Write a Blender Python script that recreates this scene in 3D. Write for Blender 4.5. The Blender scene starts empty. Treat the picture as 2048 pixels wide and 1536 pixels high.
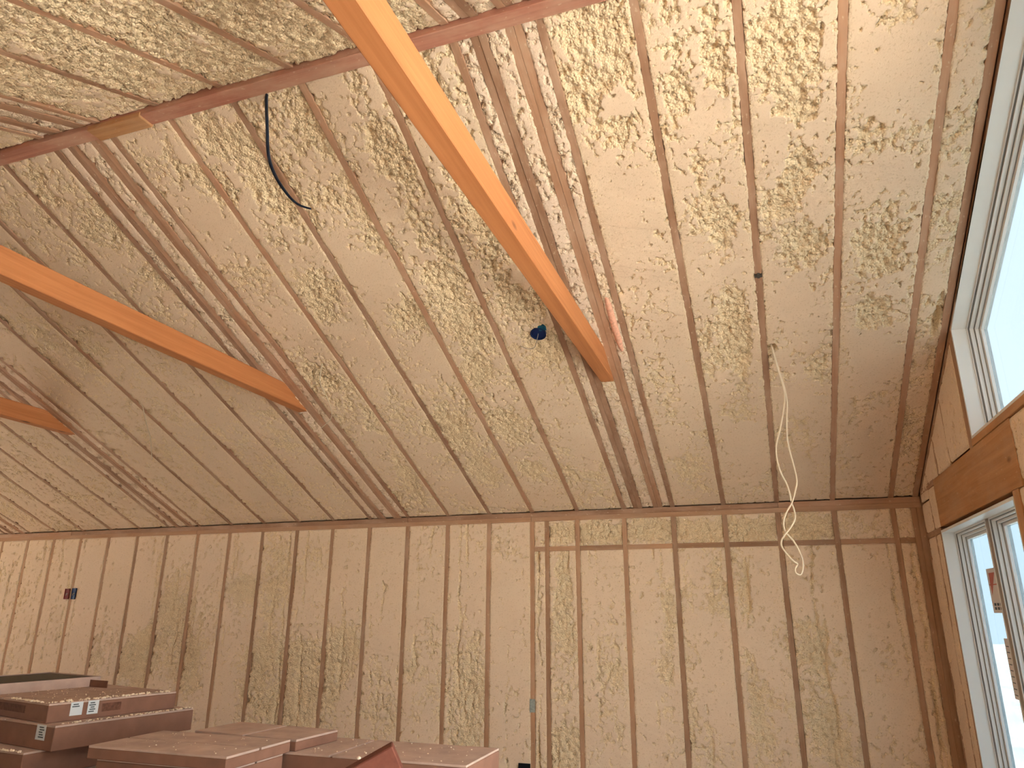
import bpy, bmesh, math, random
import numpy as np
from mathutils import Matrix, Vector

# ------------------------------------------------------------------ camera, sky, exposure
scene = bpy.context.scene
COL = scene.collection
cam_data = bpy.data.cameras.new('camera')
cam_data.sensor_width = 36.0
cam_data.lens = 1420.905 / 2048 * 36
cam_data.clip_start = 0.02
cam = bpy.data.objects.new('camera', cam_data)
COL.objects.link(cam)
cam.matrix_world = Matrix((
    (0.942925555, 0.097064336, 0.318543424, 0.0),
    (0.332980120, -0.286185379, -0.898455435, 0.0),
    (0.003954491, 0.953245217, -0.302172001, 1.65),
    (0, 0, 0, 1)))
scene.camera = cam

SKY_STRENGTH = 10.0
world = bpy.data.worlds.new('sky')
scene.world = world
world.use_nodes = True
wn = world.node_tree
wn.nodes.clear()
w_out = wn.nodes.new('ShaderNodeOutputWorld')
w_bg = wn.nodes.new('ShaderNodeBackground')
w_bg.inputs['Strength'].default_value = SKY_STRENGTH
w_tc = wn.nodes.new('ShaderNodeTexCoord')
w_sep = wn.nodes.new('ShaderNodeSeparateXYZ')
w_ramp = wn.nodes.new('ShaderNodeValToRGB')
w_ramp.color_ramp.elements[0].position = 0.0
w_ramp.color_ramp.elements[0].color = (0.98, 0.985, 1.0, 1)
w_ramp.color_ramp.elements[1].position = 0.9
w_ramp.color_ramp.elements[1].color = (0.86, 0.93, 1.0, 1)
w_noise = wn.nodes.new('ShaderNodeTexNoise')
w_noise.inputs['Scale'].default_value = 2.2
w_noise.inputs['Detail'].default_value = 5
w_mix = wn.nodes.new('ShaderNodeMixRGB')
w_cl = wn.nodes.new('ShaderNodeValToRGB')
w_cl.color_ramp.elements[0].position = 0.48
w_cl.color_ramp.elements[1].position = 0.68
w_mix.inputs['Color2'].default_value = (1.0, 1.0, 1.0, 1)
wn.links.new(w_tc.outputs['Generated'], w_sep.inputs[0])
wn.links.new(w_sep.outputs['Z'], w_ramp.inputs[0])
wn.links.new(w_tc.outputs['Generated'], w_noise.inputs['Vector'])
wn.links.new(w_noise.outputs['Fac'], w_cl.inputs[0])
wn.links.new(w_cl.outputs[0], w_mix.inputs['Fac'])
wn.links.new(w_ramp.outputs[0], w_mix.inputs['Color1'])
wn.links.new(w_mix.outputs[0], w_bg.inputs['Color'])
wn.links.new(w_bg.outputs[0], w_out.inputs[0])

sun_data = bpy.data.lights.new('sun', 'SUN')
sun_data.energy = 80.0
sun_data.angle = 0.02
sun_data.color = (1.0, 0.95, 0.88)
sun = bpy.data.objects.new('sun', sun_data)
COL.objects.link(sun)
sun.rotation_euler = Vector((0.30, 0.50, -0.81)).to_track_quat('-Z', 'Y').to_euler()

vs = scene.view_settings
vs.view_transform = 'Standard'
vs.look = 'None'
vs.gamma = 1.0
vs.use_curve_mapping = False
vs.exposure = 0.02
scene.cycles.max_bounces = 8
scene.cycles.diffuse_bounces = 6
scene.cycles.adaptive_threshold = 0.05
scene.cycles.adaptive_min_samples = 16
scene.cycles.transparent_max_bounces = 8
scene.cycles.use_denoising = True

# ------------------------------------------------------------------ dimensions (metres)
D = 6.015          # long wall, stud faces
H = 2.3835         # underside of the double top plate
DZ = 0.0859
X0 = 0.9052        # first stud in from the gable
S = 0.4064         # 16 in. centres
T = 0.4463         # roof pitch, near slope
TH = math.atan(T)
CT, ST = math.cos(TH), math.sin(TH)
RIDGE_Y = 2.355
SLOPE = (D - RIDGE_Y) / CT
T2 = 0.42
PH = math.atan(T2)
CP, SP = math.cos(PH), math.sin(PH)
FY, FZ = 2.27, 4.115       # top of the other slope
YF = -1.30                 # wall behind the camera
XG = 1.10                  # gable wall, stud faces
XL = -11.2
BW = 0.0381                # thickness of a 2x board

def frame(o, u, v, n):
    return Matrix(((u[0], v[0], n[0], o[0]), (u[1], v[1], n[1], o[1]), (u[2], v[2], n[2], o[2]), (0, 0, 0, 1)))

F_NEAR = frame((0, D, H + DZ), (1, 0, 0), (0, -CT, ST), (0, -ST, -CT))       # u = x, v = up the slope
F_FAR = frame((0, FY, FZ), (1, 0, 0), (0, -CP, -SP), (0, SP, -CP))           # v = down the slope
F_WALL = frame((0, D, 0), (1, 0, 0), (0, 0, 1), (0, -1, 0))                  # v = z
F_GABLE = frame((XG, 0, 0), (0, -1, 0), (0, 0, 1), (-1, 0, 0))               # u = -y, v = z

# window openings in the gable: name, y0, y1, z0, z1 (None: follows the roof)
def roof_near(y): return H + DZ + (D - y) * T
def roof_far(y): return FZ - (FY - y) * T2
W_LOW = (3.92, 5.50, 0.52, 2.147)
W_UP = [(4.375, 2.556), (4.375, 3.174), (2.45, 4.033), (2.45, 2.556)]
W_ADD_DOOR = (1.15, 3.35, 0.08, 2.147)  # unseen door-size opening, added to let in more daylight
W_ADD_UP = [(2.12, 2.556), (2.12, roof_far(2.12) - 0.03), (0.10, roof_far(0.10) - 0.03), (0.10, 2.556)]  # unseen upper opening, added to brighten the room
W_ADD_LOW = (-0.95, 0.85, 0.52, 2.147)  # unseen opening behind the camera, added for brightness

W_ADD_LEFT = (1.2, 3.8, 0.6, 2.1)      # unseen window added for light in the far end wall (y0, y1, z0, z1)

def portal(loc, rot, sx, sy):
    l = bpy.data.lights.new('sky_portal', 'AREA')
    l.shape = 'RECTANGLE'
    l.size, l.size_y = sx, sy
    l.cycles.is_portal = True
    o = bpy.data.objects.new('sky_portal', l)
    COL.objects.link(o)
    o.location = loc
    o.rotation_euler = rot
for (a, b, c, d) in (W_LOW, W_ADD_DOOR, W_ADD_LOW):
    portal((1.30, (a + b) / 2, (c + d) / 2), (0, math.pi / 2, 0), d - c, b - a)
portal((1.30, (4.375 + 2.45) / 2, 3.29), (0, math.pi / 2, 0), 1.48, 1.93)
portal((1.30, 1.11, 3.30), (0, math.pi / 2, 0), 1.5, 2.02)

portal((XL - 0.2, 2.5, 1.35), (0, -math.pi / 2, 0), 1.5, 2.6)

# ------------------------------------------------------------------ materials
def new_mat(name):
    m = bpy.data.materials.new(name)
    m.use_nodes = True
    nt = m.node_tree
    nt.nodes.clear()
    out = nt.nodes.new('ShaderNodeOutputMaterial')
    bs = nt.nodes.new('ShaderNodeBsdfPrincipled')
    nt.links.new(bs.outputs[0], out.inputs[0])
    return m, nt, bs, out

def N(nt, t, **kw):
    n = nt.nodes.new(t)
    for k, v in kw.items():
        if k.startswith('i_'):
            n.inputs[k[2:].replace('_', ' ')].default_value = v
        else:
            setattr(n, k, v)
    return n

def ramp(nt, stops):
    r = nt.nodes.new('ShaderNodeValToRGB')
    e = r.color_ramp.elements
    while len(e) < len(stops):
        e.new(0.5)
    for i, (p, c) in enumerate(stops):
        e[i].position = p
        e[i].color = (*c, 1) if len(c) == 3 else c
    return r

def mixc(nt, fac, a, b, mode='MIX'):
    m = nt.nodes.new('ShaderNodeMixRGB')
    m.blend_type = mode
    for sock, val in ((m.inputs[0], fac), (m.inputs[1], a), (m.inputs[2], b)):
        if hasattr(val, 'is_linked') or hasattr(val, 'links'):
            nt.links.new(val, sock)
        elif isinstance(val, (int, float)):
            sock.default_value = val
        else:
            sock.default_value = (*val, 1) if len(val) == 3 else val
    return m.outputs[0]

def mapped(nt, scale, random_shift=True):
    tc = nt.nodes.new('ShaderNodeTexCoord')
    mp = nt.nodes.new('ShaderNodeMapping')
    mp.inputs['Scale'].default_value = scale
    nt.links.new(tc.outputs['Object'], mp.inputs[0])
    if random_shift:
        oi = nt.nodes.new('ShaderNodeObjectInfo')
        mu = nt.nodes.new('ShaderNodeMath')
        mu.operation = 'MULTIPLY'
        mu.inputs[1].default_value = 57.0
        nt.links.new(oi.outputs['Random'], mu.inputs[0])
        nt.links.new(mu.outputs[0], mp.inputs['Location'])
    return mp.outputs[0]

def noise(nt, vec, scale, detail=3, rough=0.5, dist=0.0):
    n = nt.nodes.new('ShaderNodeTexNoise')
    n.inputs['Scale'].default_value = scale
    n.inputs['Detail'].default_value = detail
    n.inputs['Roughness'].default_value = rough
    n.inputs['Distortion'].default_value = dist
    nt.links.new(vec, n.inputs['Vector'])
    return n.outputs['Fac']

def bump(nt, bs, height, strength, dist, prev=None):
    b = nt.nodes.new('ShaderNodeBump')
    b.inputs['Strength'].default_value = strength
    b.inputs['Distance'].default_value = dist
    nt.links.new(height, b.inputs['Height'])
    if prev is not None:
        nt.links.new(prev, b.inputs['Normal'])
    nt.links.new(b.outputs[0], bs.inputs['Normal'])
    return b.outputs[0]

def wood_mat(name, dark, light, dust=None, dust_amt=0.0, knots=False, rough=0.75, grain=1.0, vary=0.35):
    m, nt, bs, out = new_mat(name)
    v = mapped(nt, (38 * grain, 1.3, 38 * grain))
    g = noise(nt, v, 1.0, 5, 0.6, 0.6)
    v2 = mapped(nt, (9 * grain, 0.5, 9 * grain))
    g2 = noise(nt, v2, 1.0, 3, 0.5, 1.5)
    r = ramp(nt, [(0.3, dark), (0.7, light)])
    nt.links.new(g, r.inputs[0])
    c = mixc(nt, 0.4, r.outputs[0], mixc(nt, g2, dark, light))
    oi = nt.nodes.new('ShaderNodeObjectInfo')
    hv = nt.nodes.new('ShaderNodeHueSaturation')
    mr = nt.nodes.new('ShaderNodeMapRange')
    mr.inputs['To Min'].default_value = 1.0 - vary
    mr.inputs['To Max'].default_value = 1.0 + vary
    nt.links.new(oi.outputs['Random'], mr.inputs['Value'])
    nt.links.new(mr.outputs[0], hv.inputs['Value'])
    nt.links.new(c, hv.inputs['Color'])
    c = hv.outputs[0]
    if knots:
        kv = mapped(nt, (6.0, 2.6, 6.0))
        vo = nt.nodes.new('ShaderNodeTexVoronoi')
        vo.inputs['Scale'].default_value = 1.0
        nt.links.new(kv, vo.inputs['Vector'])
        kr = ramp(nt, [(0.08, (1, 1, 1)), (0.15, (0, 0, 0))])
        nt.links.new(vo.outputs['Distance'], kr.inputs[0])
        c = mixc(nt, kr.outputs[0], c, (0.10, 0.030, 0.012))
    if dust:
        dv = mapped(nt, (6, 2.5, 6))
        dn = noise(nt, dv, 1.0, 4, 0.65)
        dr = ramp(nt, [(0.42, (0, 0, 0)), (0.68, (dust_amt,) * 3)])
        nt.links.new(dn, dr.inputs[0])
        c = mixc(nt, dr.outputs[0], c, dust)
        dv2 = mapped(nt, (60, 30, 60))
        sp = noise(nt, dv2, 1.0, 2, 0.6)
        sr = ramp(nt, [(0.66, (0, 0, 0)), (0.72, (0.7 * dust_amt,) * 3)])
        nt.links.new(sp, sr.inputs[0])
        c = mixc(nt, sr.outputs[0], c, (0.72, 0.58, 0.42))
    nt.links.new(c, bs.inputs['Base Color'])
    bs.inputs['Roughness'].default_value = rough
    bs.inputs['Specular IOR Level'].default_value = 0.25
    bump(nt, bs, g, 0.25, 0.002)
    return m

def flat_mat(name, col, rough=0.6, spec=0.3, var=0.0, scale=8.0):
    m, nt, bs, out = new_mat(name)
    if var:
        v = mapped(nt, (1, 1, 1))
        n = noise(nt, v, scale, 4, 0.6)
        dk = tuple(c * (1 - var) for c in col)
        lt = tuple(min(1, c * (1 + var)) for c in col)
        r = ramp(nt, [(0.3, dk), (0.7, lt)])
        nt.links.new(n, r.inputs[0])
        nt.links.new(r.outputs[0], bs.inputs['Base Color'])
    else:
        bs.inputs['Base Color'].default_value = (*col, 1)
    bs.inputs['Roughness'].default_value = rough
    bs.inputs['Specular IOR Level'].default_value = spec
    return m

def foam_mat():
    m, nt, bs, out = new_mat('spray_foam')
    at = N(nt, 'ShaderNodeAttribute', attribute_name='trim')
    ye = N(nt, 'ShaderNodeAttribute', attribute_name='tone')
    v = mapped(nt, (1, 1, 1))
    n1 = noise(nt, v, 7.0, 2, 0.6)
    n2 = noise(nt, v, 60.0, 1, 0.6)
    cut = mixc(nt, n1, FOAM_CUT_A, FOAM_CUT_B)
    cut = mixc(nt, 0.35, cut, mixc(nt, n2, FOAM_CUT_A, FOAM_CUT_B))
    skin = mixc(nt, n1, FOAM_SKIN_A, FOAM_SKIN_B)
    c = mixc(nt, at.outputs['Fac'], skin, cut)
    c = mixc(nt, ye.outputs['Fac'], c, mixc(nt, 0.5, c, FOAM_PALE))
    # tiny voids left by the saw, their shade painted in as darker specks
    nv = noise(nt, v, 95.0, 0, 0.5)
    vr = ramp(nt, [(0.27, (0.55, 0.55, 0.55)), (0.33, (0, 0, 0))])
    nt.links.new(nv, vr.inputs[0])
    c = mixc(nt, vr.outputs[0], c, (0.62, 0.45, 0.29))
    nt.links.new(c, bs.inputs['Base Color'])
    bs.inputs['Roughness'].default_value = 0.85
    bs.inputs['Specular IOR Level'].default_value = 0.15
    vo = nt.nodes.new('ShaderNodeTexVoronoi')
    vo.feature = 'F1'
    vo.inputs['Scale'].default_value = 95.0
    nt.links.new(v, vo.inputs['Vector'])
    inv = N(nt, 'ShaderNodeMath', operation='SUBTRACT')
    inv.inputs[0].default_value = 1.0
    nt.links.new(at.outputs['Fac'], inv.inputs[1])
    sq = N(nt, 'ShaderNodeMath', operation='POWER')
    sq.inputs[1].default_value = 2.0
    nt.links.new(vo.outputs['Distance'], sq.inputs[0])
    mul = N(nt, 'ShaderNodeMath', operation='MULTIPLY')
    nt.links.new(sq.outputs[0], mul.inputs[0])
    nt.links.new(inv.outputs[0], mul.inputs[1])
    neg = N(nt, 'ShaderNodeMath', operation='MULTIPLY')
    neg.inputs[1].default_value = -1.0
    nt.links.new(mul.outputs[0], neg.inputs[0])
    b1 = bump(nt, bs, neg.outputs[0], 1.0, 0.008)
    fine = noise(nt, v, 170.0, 1, 0.6)
    bump(nt, bs, fine, 0.5, 0.003, b1)
    return m

FOAM_CUT_A = (0.745, 0.565, 0.415)
FOAM_CUT_B = (0.81, 0.635, 0.475)
FOAM_SKIN_A = (0.82, 0.62, 0.395)
FOAM_SKIN_B = (0.91, 0.735, 0.505)
FOAM_PALE = (0.84, 0.665, 0.565)
M_FOAM = foam_mat()
M_RAFTER = wood_mat('dusty_framing_lumber', (0.30, 0.155, 0.09), (0.48, 0.275, 0.17), (0.56, 0.38, 0.27), 0.6, vary=0.2)
M_STUD = wood_mat('wall_framing_lumber', (0.29, 0.15, 0.08), (0.48, 0.28, 0.165), (0.52, 0.36, 0.26), 0.45, vary=0.2)
M_TIE = wood_mat('orange_fir_beam', (0.38, 0.135, 0.048), (0.58, 0.24, 0.095), knots=True, vary=0.06, rough=0.6)
M_RIDGE = wood_mat('ridge_lumber', (0.32, 0.12, 0.08), (0.55, 0.26, 0.18), (0.60, 0.42, 0.30), 0.5, vary=0.05)
M_HEADER = wood_mat('header_timber', (0.33, 0.15, 0.06), (0.56, 0.29, 0.13), (0.52, 0.36, 0.24), 0.35, knots=True, vary=0.05)
M_WHITE = flat_mat('white_vinyl', (0.80, 0.80, 0.79), 0.35, 0.4, 0.02, 3.0)
M_GASKET = flat_mat('grey_gasket', (0.22, 0.215, 0.21), 0.6)
M_MULL_SHADE = flat_mat('shaded_mullion', (0.34, 0.30, 0.26), 0.5)  # shade of the unlit room-side face painted into the colour
M_SHEATH = flat_mat('sheathing', (0.42, 0.30, 0.19), 0.85, 0.1, 0.25, 6.0)
M_PLAINFOAM = flat_mat('plain_foam', (0.76, 0.585, 0.425), 0.9, 0.1, 0.08, 9.0)
M_FLOOR = flat_mat('plywood_floor', (0.33, 0.26, 0.19), 0.8, 0.2, 0.25, 4.0)
M_GROUND = flat_mat('gravel_ground', (0.52, 0.49, 0.44), 0.95, 0.1, 0.25, 1.5)
M_BLACK = flat_mat('black_plastic', (0.012, 0.012, 0.014), 0.5)
M_DARKBLUE = flat_mat('black_blue_cable', (0.012, 0.022, 0.045), 0.4)
M_BLUE = flat_mat('blue_plastic_box', (0.006, 0.022, 0.10), 0.45)
M_TEAL = flat_mat('teal_plastic', (0.008, 0.10, 0.17), 0.45)
M_RED = flat_mat('red_plastic', (0.22, 0.02, 0.015), 0.5)
M_WIRE = flat_mat('cream_wire', (0.72, 0.60, 0.45), 0.45)
M_THIN = flat_mat('thin_wire', (0.33, 0.27, 0.22), 0.5)
M_BAND = flat_mat('dark_band', (0.07, 0.055, 0.045), 0.7, 0.2, 0.4, 40.0)
M_STEEL = flat_mat('galvanised_steel', (0.30, 0.33, 0.30), 0.45, 0.5, 0.3, 60.0)
M_PINK = flat_mat('pink_sealant', (0.78, 0.42, 0.30), 0.7, 0.2, 0.2, 60.0)
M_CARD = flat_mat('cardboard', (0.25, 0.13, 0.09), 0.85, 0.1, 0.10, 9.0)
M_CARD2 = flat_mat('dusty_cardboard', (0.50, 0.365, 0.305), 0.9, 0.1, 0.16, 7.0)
M_CARDIN = flat_mat('raw_board_edge', (0.30, 0.17, 0.09), 0.9, 0.1)
M_PRINT = flat_mat('printed_panel', (0.16, 0.075, 0.05), 0.85, 0.1, 0.3, 60.0)
M_LABEL = flat_mat('white_label', (0.62, 0.66, 0.68), 0.6, 0.3)
M_INK = flat_mat('label_ink', (0.08, 0.10, 0.11), 0.7)
M_REDBOX = flat_mat('red_brown_board', (0.175, 0.062, 0.043), 0.85, 0.1, 0.12, 30.0)
M_CRUMB = flat_mat('foam_crumb', (0.86, 0.72, 0.55), 0.85, 0.1)
M_STKR = flat_mat('sticker_paper', (0.70, 0.66, 0.64), 0.5)
M_STKRED = flat_mat('sticker_red', (0.55, 0.13, 0.09), 0.5)

def glass_mat(name, tint, gloss=0.06):
    m = bpy.data.materials.new(name)
    m.use_nodes = True
    nt = m.node_tree
    nt.nodes.clear()
    out = nt.nodes.new('ShaderNodeOutputMaterial')
    tr = nt.nodes.new('ShaderNodeBsdfTransparent')
    tr.inputs[0].default_value = (*tint, 1)
    gl = nt.nodes.new('ShaderNodeBsdfGlossy')
    gl.inputs['Roughness'].default_value = 0.05
    mx = nt.nodes.new('ShaderNodeMixShader')
    mx.inputs[0].default_value = gloss
    nt.links.new(tr.outputs[0], mx.inputs[1])
    nt.links.new(gl.outputs[0], mx.inputs[2])
    nt.links.new(mx.outputs[0], out.inputs[0])
    return m
M_FILM = glass_mat('dimmed_film_glass', (0.262, 0.305, 0.330), 0.03)  # blue film, tint darkened further so the sky behind does not clip
M_FILM_UP = glass_mat('dimmed_film_glass_up', (0.292, 0.325, 0.342), 0.03)  # tint darkened to hold the sky down, slightly less than below
M_GLASS = glass_mat('clear_glass', (0.93, 0.95, 0.94), 0.05)

# ------------------------------------------------------------------ helpers
def link(name, me, mat, parent=None, matrix=None):
    o = bpy.data.objects.new(name, me)
    COL.objects.link(o)
    if mat is not None and len(me.materials) == 0:
        me.materials.append(mat)
    if parent is not None:
        o.parent = parent
        o.matrix_parent_inverse = parent.matrix_basis.inverted()
    if matrix is not None:
        o.matrix_basis = matrix
    return o

def struct(o):
    o['kind'] = 'structure'
    return o

def tag(o, label, cat, group=None):
    o['label'] = label
    o['category'] = cat
    if group:
        o['group'] = group
    return o

def empty(name, loc, rz=0.0):
    o = bpy.data.objects.new(name, None)
    o.empty_display_size = 0.1
    COL.objects.link(o)
    o.matrix_basis = Matrix.Translation(loc) @ Matrix.Rotation(rz, 4, 'Z')
    return o

def bm_box(bm, x0, x1, y0, y1, z0, z1, mat=None):
    vs_ = [bm.verts.new(p) for p in ((x0, y0, z0), (x1, y0, z0), (x1, y1, z0), (x0, y1, z0), (x0, y0, z1), (x1, y0, z1), (x1, y1, z1), (x0, y1, z1))]
    if mat is not None:
        for v in vs_:
            v.co = mat @ v.co
    for f in ((3, 2, 1, 0), (4, 5, 6, 7), (0, 1, 5, 4), (1, 2, 6, 5), (2, 3, 7, 6), (3, 0, 4, 7)):
        bm.faces.new([vs_[i] for i in f])

def bm_mesh(name, bm, bevel=0.0, seg=1):
    bmesh.ops.recalc_face_normals(bm, faces=bm.faces)
    if bevel:
        bmesh.ops.bevel(bm, geom=list(bm.edges), offset=bevel, segments=seg, affect='EDGES', profile=0.5)
    me = bpy.data.meshes.new(name)
    bm.to_mesh(me)
    bm.free()
    return me

def box_mesh(name, x0, x1, y0, y1, z0, z1, bevel=0.0):
    bm = bmesh.new()
    bm_box(bm, x0, x1, y0, y1, z0, z1)
    return bm_mesh(name, bm, bevel)

def prism(name, poly, a, b, axis='x', bevel=0.0):
    """poly of (p, q) extruded along an axis: x -> (y, z), y -> (x, z), z -> (x, y)"""
    bm = bmesh.new()
    def P(p, q, t):
        return {'x': (t, p, q), 'y': (p, t, q), 'z': (p, q, t)}[axis]
    A = [bm.verts.new(P(p, q, a)) for p, q in poly]
    B = [bm.verts.new(P(p, q, b)) for p, q in poly]
    n = len(poly)
    bm.faces.new(A)
    bm.faces.new(B[::-1])
    for i in range(n):
        bm.faces.new((A[i], B[i], B[(i + 1) % n], A[(i + 1) % n]))
    return bm_mesh(name, bm, bevel)

def inset(poly, d):
    """inset of a convex polygon"""
    n = len(poly)
    cx = sum(p[0] for p in poly) / n
    cy = sum(p[1] for p in poly) / n
    lines = []
    for i in range(n):
        (x0, y0), (x1, y1) = poly[i], poly[(i + 1) % n]
        nx, ny = y1 - y0, -(x1 - x0)
        l = math.hypot(nx, ny)
        nx, ny = nx / l, ny / l
        if nx * (cx - x0) + ny * (cy - y0) < 0:
            nx, ny = -nx, -ny
        lines.append((nx, ny, nx * x0 + ny * y0 + d))
    out = []
    for i in range(n):
        a, b = lines[i - 1], lines[i]
        det = a[0] * b[1] - a[1] * b[0]
        out.append(((a[2] * b[1] - a[1] * b[2]) / det, (a[0] * b[2] - a[2] * b[0]) / det))
    return out

def ring_mesh(name, poly, d0, d1, xa, xb):
    """a frame of constant profile following poly in the gable plane"""
    O, I = inset(poly, d0), inset(poly, d1)
    bm = bmesh.new()
    n = len(poly)
    R = [[bm.verts.new((x, p[0], p[1])) for p in q] for q, x in ((O, xa), (I, xa), (I, xb), (O, xb))]
    for i in range(n):
        j = (i + 1) % n
        for r in range(4):
            bm.faces.new((R[r][i], R[r][j], R[(r + 1) % 4][j], R[(r + 1) % 4][i]))
    return bm_mesh(name, bm)

def tube_mesh(name, pts, r, seg=8, smooth=6, radii=None):
    """round tube through points (Catmull-Rom)"""
    P = [Vector(p) for p in pts]
    Q = []
    rr = []
    for i in range(len(P) - 1):
        p0, p1, p2, p3 = P[max(i - 1, 0)], P[i], P[i + 1], P[min(i + 2, len(P) - 1)]
        for k in range(smooth):
            t = k / smooth
            Q.append(0.5 * ((2 * p1) + (p2 - p0) * t + (2 * p0 - 5 * p1 + 4 * p2 - p3) * t * t + (3 * p1 - p0 - 3 * p2 + p3) * t ** 3))
            rr.append((radii[i] * (1 - t) + radii[i + 1] * t) if radii else r)
    Q.append(P[-1])
    rr.append(radii[-1] if radii else r)
    bm = bmesh.new()
    rings = []
    up = Vector((0.3, 0.2, 1)).normalized()
    for i, q in enumerate(Q):
        d = (Q[min(i + 1, len(Q) - 1)] - Q[max(i - 1, 0)]).normalized()
        a = d.cross(up)
        if a.length < 1e-3:
            a = d.cross(Vector((1, 0, 0)))
        a.normalize()
        b = d.cross(a)
        up = a.cross(d) * 1.0
        rings.append([bm.verts.new(q + (a * math.cos(t) + b * math.sin(t)) * rr[i]) for t in [2 * math.pi * k / seg for k in range(seg)]])
    for i in range(len(rings) - 1):
        for k in range(seg):
            bm.faces.new((rings[i][k], rings[i][(k + 1) % seg], rings[i + 1][(k + 1) % seg], rings[i + 1][k]))
    bm.faces.new(rings[0][::-1])
    bm.faces.new(rings[-1])
    me = bm_mesh(name, bm)
    for p in me.polygons:
        p.use_smooth = True
    return me

# ------------------------------------------------------------------ foam relief
def hsh(xi, yi, seed):
    h = (xi * 374761393 + yi * 668265263 + seed * 1274126177) & 0xffffffff
    h = ((h ^ (h >> 13)) * 1274126177) & 0xffffffff
    h = ((h ^ (h >> 16)) * 2246822519) & 0xffffffff
    return ((h ^ (h >> 15)) & 0xffff).astype(np.float32) / 65535.0

def vnoise(x, y, seed):
    xf, yf = np.floor(x), np.floor(y)
    xi, yi = xf.astype(np.int64), yf.astype(np.int64)
    fx, fy = (x - xf).astype(np.float32), (y - yf).astype(np.float32)
    fx = fx * fx * (3 - 2 * fx)
    fy = fy * fy * (3 - 2 * fy)
    a, b = hsh(xi, yi, seed), hsh(xi + 1, yi, seed)
    c, d = hsh(xi, yi + 1, seed), hsh(xi + 1, yi + 1, seed)
    return (a * (1 - fx) + b * fx) * (1 - fy) + (c * (1 - fx) + d * fx) * fy

def fbm(x, y, seed, oct_=3, gain=0.5):
    s = np.zeros_like(x, dtype=np.float32)
    a, t = 1.0, 0.0
    for i in range(oct_):
        s += a * vnoise(x * 2 ** i + 17.3 * i, y * 2 ** i - 9.1 * i, seed + i * 31)
        t += a
        a *= gain
    return (s / t - 0.5) * 2

def bubbles(x, y, seed):
    """rounded lumps, 0 in the clefts to 1 on the crowns"""
    xf, yf = np.floor(x), np.floor(y)
    xi, yi = xf.astype(np.int64), yf.astype(np.int64)
    fx, fy = (x - xf).astype(np.float32), (y - yf).astype(np.float32)
    best = np.full(x.shape, -9.0, dtype=np.float32)
    for i in (-1, 0, 1):
        for j in (-1, 0, 1):
            px = i + hsh(xi + i, yi + j, seed) - fx
            py = j + hsh(xi + i, yi + j, seed + 7) - fy
            r = 0.55 + 0.45 * hsh(xi + i, yi + j, seed + 13)
            best = np.maximum(best, r * r - (px * px + py * py))
    return np.sqrt(np.clip(best + 0.12, 0, 1))

def smooth_min(a, b, k):
    h = np.clip(0.5 + 0.5 * (b - a) / k, 0, 1)
    return b * (1 - h) + a * h - k * h * (1 - h)

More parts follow.
